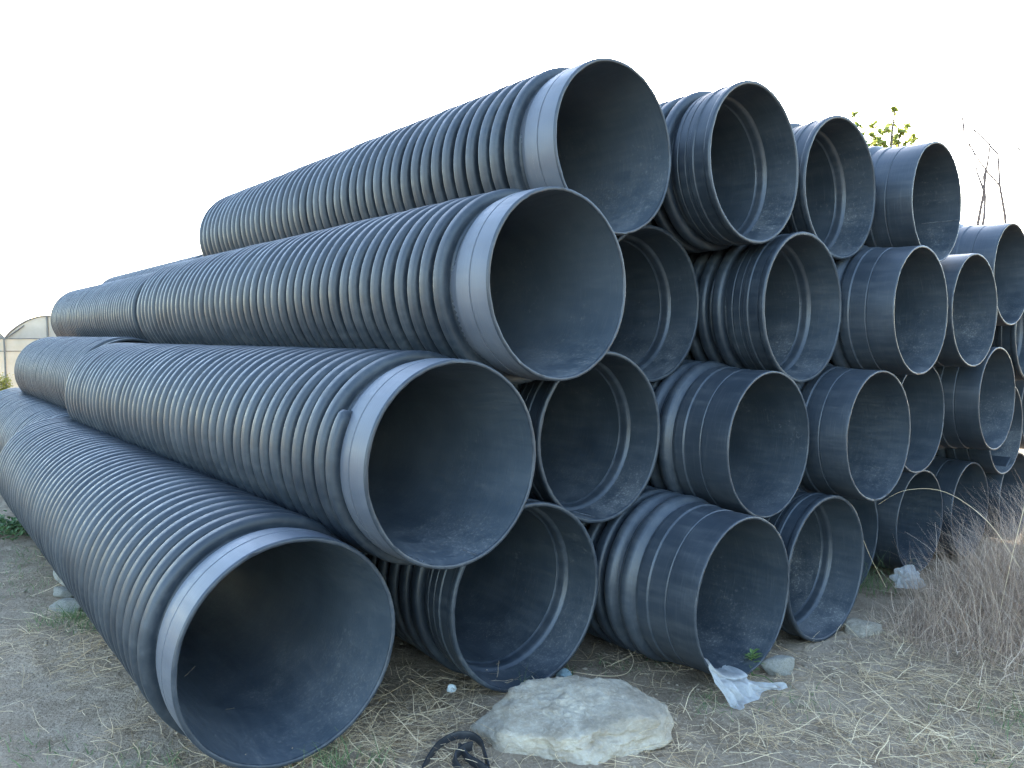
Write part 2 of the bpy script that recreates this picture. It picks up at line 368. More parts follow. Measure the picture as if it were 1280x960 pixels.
def rib_end(i, d, a0, a1):
    """the loose start of the wound rib, ending in a torn wedge"""
    s = np.array([q[0] for q in RIBPROF]); hh = np.array([q[1] for q in RIBPROF]); M = len(s); n = 70; V = []
    for k in range(n + 1):
        t = k / n; a = math.radians(a0 + (a1 - a0) * t); f = min(1, (1 - t) / .02); f = f ** .5; g = min(1, t / .15)
        for q in range(M):
            r = RIB - .0585 + hh[q] * f * g * .86; dd = d + (s[q] - .45) * PITCH * (.35 + .5 * min(1, (1 - t) / .05)) + .018 * g - .012 * t
            V.append((-dd, r * math.sin(a), RIB - r * math.cos(a)))
    F = [(k * M + q, k * M + q + 1, (k + 1) * M + q + 1, (k + 1) * M + q) for k in range(n) for q in range(M - 1)]
    link('rib_end', mesh_np('rib_end', V, F, True, 50), pipe_roots[i], M_OUT)
rib_end(10, .250, 20, -123)

# ------------------------------------------------------------------ rocks and stones (half-space cuts, then noise)
def rock_mesh(name, planes, subdiv=5, amp=.02, fq=6.0, soft=22, seed=0, fine=.004):
    bm = bmesh.new(); bmesh.ops.create_icosphere(bm, subdivisions=subdiv, radius=1)
    pl = [(Vector(n).normalized(), d) for n, d in planes]
    for v in bm.verts:
        u = v.co.normalized()
        inv = 0.0
        for n, d in pl:
            q = max(n.dot(u) / d, 0); inv += q ** soft
        r = 1 / (inv ** (1 / soft))
        p = u * r
        o = Vector((seed * 3.7, seed * 1.3, -seed * 2.1))
        k = mnoise.fractal(p * fq + o, 1.0, 2.0, 5); rid = abs(mnoise.noise(p * fq * 1.7 + o)); f2 = mnoise.fractal(p * 38 + o, .8, 2.0, 3)
        v.co = p + u * (amp * k - amp * .9 * rid + fine * f2)
    me = bpy.data.meshes.new(name); bm.to_mesh(me); bm.free(); me.shade_smooth()
    return me
def rock_material(name, ca, cb, cc, sc=9):
    m, nt, b, out = new_mat(name); v = coords(nt)
    n1 = noise(nt, v, sc, 6, .65); n2 = noise(nt, v, sc * 6, 5, .7); n3 = noise(nt, v, sc * .4, 3, .5)
    c = mixc(nt, ramp(nt, n1, .38, .62), ca, cb); c = mixc(nt, math2(nt, 'MULTIPLY', ramp(nt, n2, .5, .7), .55), c, cc)
    c = mixc(nt, math2(nt, 'MULTIPLY', ramp(nt, n3, .48, .66), .5), c, tuple(x * .72 for x in cb))
    nt.links.new(c, b.inputs['Base Color']); b.inputs['Roughness'].default_value = .95; b.inputs['Specular IOR Level'].default_value = .15
    bump(nt, b, math2(nt, 'ADD', n1, math2(nt, 'MULTIPLY', n2, .6)), .8, .02)
    return m
M_ROCK = rock_material('pale_limestone', (.44, .385, .300), (.30, .25, .185), (.56, .50, .41))
M_STONE = rock_material('grey_stone', (.36, .35, .31), (.27, .25, .21), (.44, .42, .38), 14)
big = rock_mesh('boulder', [((-.9, -.35, .1), .45), ((-.55, .8, .25), .30), ((.05, 1, .3), .235), ((.95, .55, .2), .44), ((.8, -.55, .25), .43), ((.15, -1, .25), .235), ((-.35, -1, .2), .25), ((-.12, -.26, 1), .155), ((.5, .1, 1), .25), ((-.7, .1, .9), .29), ((0, 0, -1), .12)], 6, .024, 6.0, 60, 2, .010)
rk = link('boulder', big, None, M_ROCK); rk.location = (.285, 3.60, G(.28, 3.60) + .05); rk.rotation_euler = (0, 0, math.radians(12)); rk.scale = (.96, 1.25, .52)
tag(rk, 'big flat pale limestone rock in the foreground before the pipes', 'rock')
def stone(name, x, y, sx, sy, sz, label, seed, rz=0, mat=None, group=None, lift=.35):
    r2 = random.Random(seed)
    pls = []
    for k in range(13):
        n = Vector((r2.gauss(0, 1), r2.gauss(0, 1), r2.gauss(0, .8)))
        pls.append((n, r2.uniform(.72, 1.0)))
    pls += [((0, 0, -1), .8), ((0, 0, 1), .9)]
    me = rock_mesh(name, pls, 4, .07, 1.6, 14, seed, .02)
    o = link(name, me, None, mat or M_STONE); o.location = (x, y, G(x, y) + sz * lift); o.scale = (sx, sy, sz); o.rotation_euler = (0, 0, rz)
    return tag(o, label, 'stone', group)
stone('stone', 1.60, 4.46, .085, .065, .07, 'grey-green stone right of the crumpled plastic bag and weed', 3, .4, lift=.55)
stone('stone', -3.30, 5.60, .34, .10, .12, 'long rough grey stone wedged against the nearest pipe, left side', 5, 2.25, rock_material('rough_concrete', (.42, .40, .35), (.25, .235, .20), (.55, .53, .48), 12), lift=.5)
stone('stone', -3.13, 5.27, .085, .07, .045, 'upper of two rounded stones beside the nearest pipe', 8, .3, lift=.45)
stone('stone', -2.96, 5.02, .13, .085, .05, 'lower and larger of two rounded stones beside the nearest pipe', 11, .2, lift=.45)
stone('stone', 2.50, 5.33, .17, .10, .06, 'low pale lump at the foot of the bottom-row socket pipe', 13, .5, M_ROCK, lift=.3)
stone('stone', .80, 3.93, .022, .02, .018, 'tiny pale pebble right of the big rock', 15, .5, M_ROCK)

# loose gravel: too many and too small to count
def scatter_gravel(n):
    base = []
    for k in range(5):
        bm = bmesh.new(); bmesh.ops.create_icosphere(bm, subdivisions=1, radius=1)
        for v in bm.verts: v.co *= rnd.uniform(.65, 1.1)
        bm.verts.ensure_lookup_table()
        base.append((np.array([v.co[:] for v in bm.verts]), np.array([[v.index for v in f.verts] for f in bm.faces]))); bm.free()
    VV, FF, off = [], [], 0
    for i in range(n):
        x = nr.uniform(-4.5, 4.5); y = 2.6 + 5.2 * nr.random() ** 1.4
        s = .003 + .013 * nr.random() ** 5
        if vnoise(np.array([x * 1.1]), np.array([y * 1.1]), 21)[0] < .35 and nr.random() < .7: continue
        bv, bf = base[i % 5]; a = nr.uniform(0, 6.28); ca, sa = math.cos(a), math.sin(a)
        v = bv * s * np.array([nr.uniform(.8, 1.5), 1, .7]); v = np.stack([v[:, 0] * ca - v[:, 1] * sa, v[:, 0] * sa + v[:, 1] * ca, v[:, 2]], -1)
        VV.append(v + np.array([x, y, G(x, y) + s * .25])); FF.append(bf + off); off += len(bv)
    o = link('gravel', mesh_np('gravel', np.concatenate(VV), np.concatenate(FF), False), None, simple('gravel_stone', (.36, .29, .21), .9, (.19, .15, .105), 9, 0))
    return tag(o, 'small loose gravel scattered over the dry dirt', 'gravel', kind='stuff')
scatter_gravel(9000)

# ------------------------------------------------------------------ blades, straw and stalks
def blades_mesh(name, base, az, length, lean, bend, width, tone, seg=6, twist=None, floor=True, wav=0.0, taper=.25):
    """curved ribbons; base (n,3), lean = start angle from vertical, bend = extra angle gained to the tip"""
    n = len(base); t = np.linspace(0, 1, seg + 1)
    ang = lean[:, None] + bend[:, None] * t[None] + wav * np.sin(t[None] * 7 + nr.uniform(0, 6, n)[:, None])
    azz = az[:, None] + wav * 1.6 * np.sin(t[None] * 5 + nr.uniform(0, 6, n)[:, None])
    ds = (length / seg)[:, None]
    dx = np.sin(ang) * np.cos(azz) * ds; dy = np.sin(ang) * np.sin(azz) * ds; dz = np.cos(ang) * ds
    def cum(d): return np.concatenate([np.zeros((n, 1)), np.cumsum(d[:, :-1], 1)], 1)
    X = base[:, 0:1] + cum(dx); Y = base[:, 1:2] + cum(dy); Z = base[:, 2:3] + cum(dz)
    if floor: Z = np.maximum(Z, gz(X, Y) + .003 + .004 * nr.random((n, 1)))
    tw = nr.uniform(0, np.pi, n) if twist is None else twist
    wv = np.stack([np.cos(tw + az + 1.57), np.sin(tw + az + 1.57), .5 * np.sin(tw * 3)], -1); wv /= np.linalg.norm(wv, axis=1)[:, None]
    W = (width[:, None] * (1 - (1 - taper) * t[None]) * .5)[:, :, None] * wv[:, None, :]
    Pp = np.stack([X, Y, Z], -1)
    V = np.stack([Pp - W, Pp + W], 2).reshape(-1, 3)          # n, seg+1, 2
    i, j = np.meshgrid(np.arange(n), np.arange(seg), indexing='ij'); b = (i * (seg + 1) + j) * 2
    F = np.stack([b, b + 1, b + 3, b + 2], -1).reshape(-1, 4)
    me = mesh_np(name, V, F, True)
    at = me.attributes.new('tone', 'FLOAT', 'POINT'); at.data.foreach_set('value', np.repeat(tone, (seg + 1) * 2).astype(np.float32))
    return me
M_DRY = blade_mat('dry_grass_stalks', (.28, .190, .135), (.76, .59, .45))
M_STRAW = blade_mat('straw', (.42, .29, .16), (.84, .67, .44))
M_GREEN = blade_mat('green_blades', (.075, .13, .055), (.20, .27, .12), .4)
def on_ground(x, y, dz=0): return np.stack([x, y, gz(x, y) + dz], -1)

# the tangled dry grass at the right
def dry_clump():
    n = 17000
    cx, cy = 4.45, 5.75
    x = nr.normal(cx - .1, 1.12, n); y = nr.normal(cy, .80, n)
    r = np.minimum(np.hypot((x - cx) / 2.3, (y - cy) / 1.8), 1.15)
    # keep clear of the pipes' open ends
    lat = x * Hx + y * Hy; al = x * Ax + y * Ay
    keep = (al > -2.55 + .25 * nr.random(n)) & (nr.random(n) < .35 + .8 * vnoise(x * 2.1, y * 2.1, 31))
    x, y, r = x[keep], y[keep], r[keep]; n = len(x)
    hgt = (1 - .66 * r ** 1.4) * (.42 + .62 * nr.random(n)) * (.75 + .4 * vnoise(x * 1.7, y * 1.7, 8)) * np.clip(.45 + (x - 2.6) * .60, .32, 1.75)
    return blades_mesh('dry_grass', on_ground(x, y, -.01), nr.uniform(0, 6.283, n), np.where(x < 4.3, np.minimum(hgt, .62 + .1 * nr.random(n)), np.minimum(hgt, .78 + .15 * nr.random(n))) * 1.15, nr.uniform(0, .5, n), nr.uniform(.1, 1.6, n) * np.clip(1.25 - .5 * hgt, .3, 1), nr.uniform(.0022, .0052, n), np.clip(nr.exponential(.44, n), 0, 1), 7, wav=.16)
o = link('dry_grass', dry_clump(), None, M_DRY); tag(o, 'tall tangled dry brown grass growing along the right side', 'dry grass', kind='stuff')
# thin side branches inside the clump
def twigs():
    n = 5200
    cx, cy = 4.3, 5.45
    r = np.sqrt(nr.random(n)); a = nr.uniform(0, 6.283, n)
    x = cx + 1.8 * r * np.cos(a); y = cy + 1.4 * r * np.sin(a)
    al = x * Ax + y * Ay; k = al > -2.5; x, y, r = x[k], y[k], r[k]; n = len(x)
    z = gz(x, y) + nr.uniform(.02, .62, n) * (1 - .75 * r) * np.clip(.45 + (x - 2.6) * .30, .3, 1)
    return blades_mesh('dry_grass_twigs', np.stack([x, y, z], -1), nr.uniform(0, 6.283, n), nr.uniform(.08, .38, n), nr.uniform(.2, 1.9, n), nr.uniform(-.8, .8, n), nr.uniform(.0018, .0036, n), np.clip(nr.exponential(.5, n), 0, 1), 5, wav=.15)
o2 = link('dry_grass', twigs(), None, M_DRY); tag(o2, 'fine broken twigs tangled through the dry grass', 'dry grass', kind='stuff')

# straw lying on the dirt in drifts
def straw():
    patches = [(-.55, 3.45, .55, .42, 1500), (-1.05, 3.05, .6, .3, 420), (-2.45, 4.35, .5, .45, 620), (-1.55, 3.35, .55, .35, 330), (-3.6, 5.9, .5, .7, 200), (1.75, 3.65, 1.15, .38, 1900), (2.35, 4.25, .85, .55, 1700),
               (.75, 3.35, .5, .3, 240), (1.4, 4.6, .6, .35, 190), (2.6, 5.2, .5, .4, 420), (.35, 4.5, .6, .4, 240), (-.3, 4.0, .35, .3, 260), (-1.5, 3.9, 1.6, 1.0, 260), (.8, 4.2, 1.4, .8, 260), (3.2, 4.3, .9, .6, 1500), (-2.9, 4.7, .25, .5, 250)]
    xs, ys = [], []
    for (px, py, sx, sy, n) in patches:
        xs.append(nr.normal(px, sx * .55, n)); ys.append(nr.normal(py, sy * .6, n))
    x = np.concatenate(xs); y = np.concatenate(ys)
    k = nr.random(len(x)) < .3 + .9 * vnoise(x * 3.3, y * 3.3, 77); x, y = x[k], y[k]; n = len(x)
    return blades_mesh('straw', on_ground(x, y, .004), nr.uniform(0, 6.283, n), .05 + .26 * nr.random(n) ** 1.7, nr.uniform(1.22, 1.56, n), nr.uniform(-.25, .5, n), nr.uniform(.0022, .0050, n), nr.random(n), 5, wav=.12, taper=.6)
o = link('straw', straw(), None, M_STRAW); tag(o, 'pale dry straw strewn over the dirt', 'straw', kind='stuff')

# green grass tufts
def tuft_points(px, py, s, n): return nr.normal(px, s, n), nr.normal(py, s * .8, n)
def green():
    xs, ys, hs = [], [], []
    for (px, py, s, n, h) in [(-.74, 3.16, .07, 70, .13), (-.60, 3.22, .05, 26, .12), (-2.80, 4.80, .13, 240, .10), (-2.55, 4.62, .09, 90, .08), (-3.6, 5.5, .25, 130, .07), (1.05, 3.98, .10, 110, .05), (1.55, 4.02, .12, 60, .06), (2.75, 3.95, .14, 130, .12),
                              (-1.55, 3.12, .10, 110, .06), (-2.05, 3.2, .12, 60, .06), (.62, 4.42, .10, 90, .045), (.95, 4.55, .06, 50, .05), (3.0, 6.35, .12, 130, .30), (-4.0, 6.2, .3, 240, .07), (.06, 4.04, .02, 9, .12), (.33, 4.22, .02, 8, .10), (2.2, 3.5, .2, 60, .07)]:
        a, b = tuft_points(px, py, s, n); xs.append(a); ys.append(b); hs.append(np.full(n, h))
    x = np.concatenate(xs); y = np.concatenate(ys); h = np.concatenate(hs); n = len(x)
    return blades_mesh('green_grass', on_ground(x, y, -.004), nr.uniform(0, 6.283, n), h * nr.uniform(.5, 1.4, n), nr.uniform(.05, .7, n), nr.uniform(.2, 1.3, n), nr.uniform(.003, .007, n), nr.random(n), 5, taper=.1)
o = link('green_grass', green(), None, M_GREEN); tag(o, 'sparse tufts of green grass on the dry dirt', 'grass', kind='stuff')

# single long stalks that stand out
def stalk(pts, wid, label):
    P = [Vector(p) for p in pts]; n = 22; Q = []
    for k in range(n + 1):
        t = k / n * (len(P) - 1); i = min(int(t), len(P) - 2); f = t - i
        p0 = P[max(i - 1, 0)]; p1 = P[i]; p2 = P[i + 1]; p3 = P[min(i + 2, len(P) - 1)]
        Q.append(.5 * ((2 * p1) + (p2 - p0) * f + (2 * p0 - 5 * p1 + 4 * p2 - p3) * f * f + (3 * p1 - p0 - 3 * p2 + p3) * f ** 3))
    V, F, T_ = [], [], []
    for k, q in enumerate(Q):
        d = (Q[min(k + 1, n)] - Q[max(k - 1, 0)]).normalized(); s = d.orthogonal().normalized(); u = d.cross(s)
        w = wid * (1 - .65 * k / n)
        for j in range(4):
            a = j * math.pi / 2; V.append(q + (s * math.cos(a) + u * math.sin(a)) * w)
    for k in range(n):
        for j in range(4): F.append((k * 4 + j, k * 4 + (j + 1) % 4, k * 4 + 4 + (j + 1) % 4, k * 4 + 4 + j))
    me = mesh_np('dry_stalk', V, F, True); at = me.attributes.new('tone', 'FLOAT', 'POINT'); at.data.foreach_set('value', np.full(len(V), .95, dtype=np.float32))
    o = link('dry_stalk', me, None, M_STRAW); return tag(o, label, 'stalk', 'long dry stalks')
def gp(x, y, z): return (x, y, G(x, y) + z)
stalk([gp(3.42, 5.30, 0), gp(3.62, 5.45, .55), gp(3.82, 5.6, 1.05), gp(3.84, 5.62, 1.42)], .0035, 'tall pale dry stalk rising highest out of the grass at the right')
stalk([gp(3.75, 5.55, .45), gp(3.62, 5.75, .75), gp(3.38, 5.9, .95), gp(3.12, 6.0, .93), gp(2.93, 6.05, .80)], .0032, 'arching pale dry stalk reaching left across the shaded pipes')
stalk([gp(2.98, 5.98, .15), gp(2.80, 5.92, .45), gp(2.66, 5.88, .78)], .0026, 'straight pale stalk leaning across the bottom-row socket pipe')
stalk([gp(.33, 4.33, .004), gp(.52, 4.27, .006), gp(.66, 4.32, .006), gp(.72, 4.42, .05), gp(.70, 4.5, .09)], .003, 'pale curved stalk lying on dirt just behind the big rock')

# ------------------------------------------------------------------ plastic bag, litter, strap
def plastic_mat(name, col, clear=.35):
    m, nt, b, out = new_mat(name)
    v = coords(nt); n1 = noise(nt, v, 30, 4, .6)
    b.inputs['Base Color'].default_value = (*col, 1); b.inputs['Roughness'].default_value = .3; b.inputs['Specular IOR Level'].default_value = .6
    bump(nt, b, noise(nt, v, 60, 3, .6), .4, .004)
    t = N(nt, 'ShaderNodeBsdfTranslucent'); t.inputs[0].default_value = (*col, 1)
    tr = N(nt, 'ShaderNodeBsdfTransparent')
    m1 = N(nt, 'ShaderNodeMixShader'); m1.inputs[0].default_value = .45; nt.links.new(b.outputs[0], m1.inputs[1]); nt.links.new(t.outputs[0], m1.inputs[2])
    m2 = N(nt, 'ShaderNodeMixShader'); nt.links.new(ramp(nt, n1, .3, .7, clear * .5, clear * 1.3), m2.inputs[0])
    nt.links.new(m1.outputs[0], m2.inputs[1]); nt.links.new(tr.outputs[0], m2.inputs[2]); nt.links.new(m2.outputs[0], out.inputs[0])
    return m
M_BAG = plastic_mat('milky_plastic_film', (.62, .62, .61), .30)
def hanging_bag():
    """a thin bag pulled out of the mouth over the lower left of the lip and down on to the dirt"""
    i = 18; nu, nv = 70, 60
    ax = Vector((Ax, Ay, 0)); hh = Vector((Hx, Hy, 0)); V = []
    for a in range(nu + 1):
        t = a / nu
        for b in range(nv + 1):
            s = b / nv * 2 - 1
            ang = -26 + 26 * s + 5 * mnoise.noise(Vector((t * 3, s * 2, 5)))
            q = Vector((s * 2.6 + 1.2 * t, t * .9, 1.7))
            fold = abs(mnoise.noise(q * 1.2)) * .9 + abs(mnoise.noise(q * 2.9)) * .38 + mnoise.noise(q * 6.5) * .07
            lipin = at_pipe(i, .004, ang, .443); lipout = at_pipe(i, -.014, ang, .466)
            if t < .3:
                f = t / .3; d = .15 * (1 - f) * (.75 + .5 * mnoise.noise(Vector((s * 2.2, 8, 1)))) + .004 * f
                p = at_pipe(i, d, ang, .444 - .035 * fold * (1 - .6 * f) - .003)
            elif t < .38:
                f = (t - .3) / .08; p = lipin.lerp(lipout, f) + ax * (.016 * math.sin(math.pi * f) + .012 * fold) + Vector((0, 0, .006))
            else:
                f = (t - .38) / .62
                end = lipout + ax * (.15 + .08 * mnoise.noise(Vector((s * 1.6, 2, 4)))) + hh * (.05 + .10 * (s + 1) * .5 + .04 * mnoise.noise(Vector((s * 3, 7, 7))))
                end.z = G(end.x, end.y) + .004
                p = lipout.lerp(end, f ** 1.15); drop = lipout.z + (end.z - lipout.z) * min(1, f * 1.35) ** .8
                p.z = max(drop, G(p.x, p.y) + .006)
                p += (ax * .8 + Vector((0, 0, .7))) * (.085 * fold * (math.sin(math.pi * min(1, f * .93 + .05)) ** .6))
            p.z = max(p.z, G(p.x, p.y) + .005)
            V.append(p)
    F = [(a * (nv + 1) + b, a * (nv + 1) + b + 1, (a + 1) * (nv + 1) + b + 1, (a + 1) * (nv + 1) + b) for a in range(nu) for b in range(nv)]
    o = link('plastic_bag', mesh_np('plastic_bag', V, F, True), None, M_BAG)
    return tag(o, 'crumpled milky plastic bag hanging over the lip of a bottom-row pipe', 'plastic bag')
hanging_bag()
def crumple(name, loc, s, label, cat, mat, seed, flat=.7, sub=4):
    bm = bmesh.new(); bmesh.ops.create_icosphere(bm, subdivisions=sub, radius=1)
    for v in bm.verts:
        p = v.co.normalized(); o = Vector((seed, seed * 2, 0))
        k = .8 + .5 * abs(mnoise.noise(p * 1.5 + o)) - .35 * abs(mnoise.noise(p * 2.8 + o)) + .06 * mnoise.noise(p * 8 + o)
        v.co = Vector((p.x * k * s[0], p.y * k * s[1], max(p.z * k, -.5) * s[2]))
    me = bpy.data.meshes.new(name); bm.to_mesh(me); bm.free(); me.shade_smooth(); me.set_sharp_from_angle(angle=math.radians(35))
    o = link(name, me, None, mat); o.location = loc; return tag(o, label, cat)
crumple('plastic_bag', (3.27, 6.22, G(3.27, 6.22) + .15), (.13, .10, .12), 'small balled-up clear plastic bag caught in the dry grass', 'plastic bag', M_BAG, 4)
M_PAPER = simple('white_litter', (.72, .75, .72), .6, (.60, .64, .60), 40, .2)
crumple('paper_scrap', (-.32, 3.95, G(-.32, 3.95) + .016), (.032, .026, .028), 'white crumpled paper scrap on dirt left of the big rock', 'litter', M_PAPER, 9, sub=3)
crumple('plastic_scrap', (.29, 4.21, G(.29, 4.21) + .02), (.05, .03, .035), 'bluish plastic scrap on dirt behind the big rock', 'litter', plastic_mat('bluish_film', (.45, .58, .60), .25), 12, sub=3)

M_RUB = simple('black_rubber', (.016, .018, .022), .42, (.03, .032, .036), 30, .2, .002, spec=.5)
def ribbon(pts, wid, thick, up=Vector((0, 0, 1)), n=48):
    P = [Vector(p) for p in pts]; Q = []
    for k in range(n + 1):
        t = k / n * (len(P) - 1); i = min(int(t), len(P) - 2); f = t - i
        p0 = P[max(i - 1, 0)]; p1 = P[i]; p2 = P[i + 1]; p3 = P[min(i + 2, len(P) - 1)]
        Q.append(.5 * ((2 * p1) + (p2 - p0) * f + (2 * p0 - 5 * p1 + 4 * p2 - p3) * f * f + (3 * p1 - p0 - 3 * p2 + p3) * f ** 3))
    V, F = [], []
    for k, q in enumerate(Q):
        d = (Q[min(k + 1, n)] - Q[max(k - 1, 0)]).normalized(); s = d.cross(up).normalized(); u = s.cross(d)
        for (a, b) in ((-1, -1), (-.8, -1.25), (.8, -1.25), (1, -1), (1, 1), (.8, 1.25), (-.8, 1.25), (-1, 1)):
            V.append(q + s * (b * thick * .5) + u * (a * wid * .5))
    for k in range(n):
        for j in range(8): F.append((k * 8 + j, k * 8 + (j + 1) % 8, k * 8 + 8 + (j + 1) % 8, k * 8 + 8 + j))
    return mesh_np('strap', V, F, True, 40)
sr = empty('rubber_strap', (-.225, 3.27, G(-.225, 3.27))); sr.scale = (.66, .8, .8)
loop = [(-.24 + .0, -.16, .02), (-.21, -.03, .03), (-.15, .08, .045), (-.05, .14, .06), (.06, .14, .06), (.13, .08, .05), (.16, -.02, .04), (.19, -.12, .02)]
link('loop', ribbon(loop, .045, .010), sr, M_RUB)
link('loose_end', ribbon([(-.02, .08, .02), (.0, .02, .05), (.05, -.04, .03), (.12, -.10, .03), (.2, -.16, .02)], .05, .012), sr, M_RUB)
link('loose_end', ribbon([(.07, .05, .05), (.01, .0, .06), (-.04, -.06, .04), (.0, -.14, .02), (.09, -.2, .02)], .05, .012, Vector((.4, .2, 1)).normalized()), sr, M_RUB)
tag(sr, 'tangled black rubber strap on the dirt against the big rock', 'strap')

# ------------------------------------------------------------------ leafy plants
def leaf_mesh(name, items, fold=.25):
    """items: (pos, direction, normal, length, width)"""
    V, F = [], []
    for (p, d, nrm, L, W) in items:
        s = d.cross(nrm)
        if s.length < 1e-4: s = d.orthogonal()
        s.normalize(); u = s.cross(d).normalized(); b = len(V)
        V += [p, p + d * L * .35 + s * W * .5 + u * W * fold, p + d * L * .70 + s * W * .42 + u * W * fold * .7, p + d * L - u * L * .12, p + d * L * .70 - s * W * .42 + u * W * fold * .7, p + d * L * .35 - s * W * .5 + u * W * fold, p + d * L * .4, p + d * L * .7]
        F += [(b, b + 1, b + 6), (b + 1, b + 2, b + 6), (b + 2, b + 7, b + 6), (b + 2, b + 3, b + 7), (b + 3, b + 4, b + 7), (b + 4, b + 6, b + 7), (b + 4, b + 5, b + 6), (b + 5, b, b + 6)]
    return mesh_np(name, V, F, False)
def tube_mesh(name, chains, seg=7):
    V, F = [], []
    for ch in chains:
        P = [Vector(p) for p, r in ch]; n = len(P); b0 = len(V)
        for k in range(n):
            d = (P[min(k + 1, n - 1)] - P[max(k - 1, 0)]).normalized(); s = d.cross(Vector((.13, .31, .94))).normalized(); u = d.cross(s)
            for j in range(seg):
                a = j * 2 * math.pi / seg; V.append(P[k] + (s * math.cos(a) + u * math.sin(a)) * ch[k][1])
        for k in range(n - 1):
            for j in range(seg): F.append((b0 + k * seg + j, b0 + k * seg + (j + 1) % seg, b0 + (k + 1) * seg + (j + 1) % seg, b0 + (k + 1) * seg + j))
    return mesh_np(name, V, F, True)
M_WEED = simple('weed_leaf', (.12, .20, .06), .55, (.20, .28, .10), 30, 0, trans=.35)
M_LEAF = simple('tree_leaf', (.20, .25, .06), .5, (.34, .37, .11), 3, 0, trans=.6)
M_SHRUB = simple('shrub_leaf', (.20, .20, .04), .5, (.34, .30, .07), 2, 0, trans=.5)
M_BARK = simple('grey_bark', (.16, .125, .10), .9, (.09, .07, .055), 18, .5)
M_TWIG = simple('bare_twig', (.17, .13, .115), .9, (.10, .075, .065), 18, .4)
# weed by the bag
wr = empty('weed', (1.42, 4.40, G(1.42, 4.40)))
link('stem', tube_mesh('stem', [[((0, 0, 0), .005), ((-.01, .01, .07), .004), ((.0, .0, .13), .003)], [((0, 0, .01), .004), ((.05, -.07, .03), .003), ((.10, -.16, .012), .002)]]), wr, M_WEED)
it = []
for k in range(22):
    a = k * 2.4; h = .03 + .11 * (k / 22); d = Vector((math.cos(a), math.sin(a), rnd.uniform(.1, .9))).normalized()
    it.append((Vector((0, 0, h)), d, Vector((0, 0, 1)), rnd.uniform(.05, .085), rnd.uniform(.018, .028)))
link('foliage', leaf_mesh('foliage', it), wr, M_WEED)
tag(wr, 'small green weed between the plastic bag and the grey-green stone', 'weed')
# low leafy patch at the left
def patch(cx, cy, s, n, label):
    it = []
    for k in range(n):
        x = rnd.gauss(cx, s); y = rnd.gauss(cy, s * .6); a = rnd.uniform(0, 6.28)
        d = Vector((math.cos(a), math.sin(a), rnd.uniform(.1, 1.1))).normalized()
        it.append((Vector((x - cx, y - cy, G(x, y) - G(cx, cy) + rnd.uniform(.0, .10))), d, Vector((0, 0, 1)), rnd.uniform(.04, .08), rnd.uniform(.025, .04)))
    o = link('low_weeds', leaf_mesh('low_weeds', it), None, simple('low_weed_leaf', (.07, .13, .05), .6, (.12, .19, .08), 6, 0, trans=.3)); o.location = (cx, cy, G(cx, cy))
    return tag(o, label, 'weeds', kind='stuff')
patch(-4.62, 7.05, .26, 520, 'low dark green weeds creeping over the dirt at the left edge')

# ------------------------------------------------------------------ trees behind the pile
def leafy_tree(x, y, tips, label):
    z0 = G(x, y); root = empty('leafy_tree', (x, y, z0))
    fork = Vector((.05, .1, 2.6)); tr = [[((0, 0, -.1), .13), ((.03, .02, 1.0), .115), ((.0, .06, 1.9), .10), (tuple(fork), .09)]]
    limbs, items = [], []
    for tp in tips:
        tp = Vector((tp[0] - x, tp[1] - y, tp[2] - z0)); m = fork.lerp(tp, .45) + Vector((rnd.uniform(-.15, .15), rnd.uniform(-.2, .2), -.15))
        limbs.append([(tuple(fork), .055), (tuple(m), .034), (tuple(fork.lerp(tp, .8) + Vector((0, 0, -.05))), .02), (tuple(tp), .010)])
        # rosettes of leaves along the outer part of each limb
        for q in range(6):
            f = .62 + .38 * q / 5; c = (m.lerp(tp, (f - .45) / .55)) + (Vector((rnd.gauss(0, .10), rnd.gauss(0, .14), rnd.gauss(0, .08))) if q < 5 else Vector((0, 0, 0)))
            for k in range(15):
                a = k * 2.4 + rnd.random(); el = rnd.uniform(-.5, 1.2)
                d = Vector((math.cos(a) * math.cos(el), math.sin(a) * math.cos(el), math.sin(el)))
                items.append((c, d, Vector((0, 0, 1)), rnd.uniform(.11, .17), rnd.uniform(.06, .09)))
    link('trunk', tube_mesh('trunk', tr), root, M_BARK); link('limbs', tube_mesh('limbs', limbs, 6), root, M_BARK)
    link('crown', leaf_mesh('crown', items), root, M_LEAF)
    return tag(root, label, 'tree')
def px(px_, py_, dist):
    """a point seen past the top of the pile, at a given distance ahead (used only to choose where the far trees stand)"""
    p = math.radians(-3.615); a = (px_ - 640) / 956.1; b = (480 - py_) / 956.1
    d = Vector((a, math.cos(p) - b * math.sin(p), math.sin(p) + b * math.cos(p))); d *= dist / d.y
    return (d.x, d.y, d.z + EYE)
tips = [px(1068, 146, 15.2), px(1118, 140, 15), px(1092, 158, 15.6), px(1135, 160, 15.3), px(1108, 164, 14.8), px(1142, 178, 15.6), px(1078, 172, 15.2), px(1098, 178, 15), px(1120, 180, 15.2), px(1085, 185, 14.7), px(1110, 188, 15.4), px(1060, 190, 15.5), px(1040, 215, 15), px(1160, 215, 15.4), px(1100, 168, 15.3), px(1125, 168, 15.1), px(1115, 155, 15.4), px(1072, 158, 15), px(1090, 172, 15.4), px(1130, 186, 15.1)]
leafy_tree(7.2, 15.2, tips, 'leafy green tree showing above the right end of the pile')
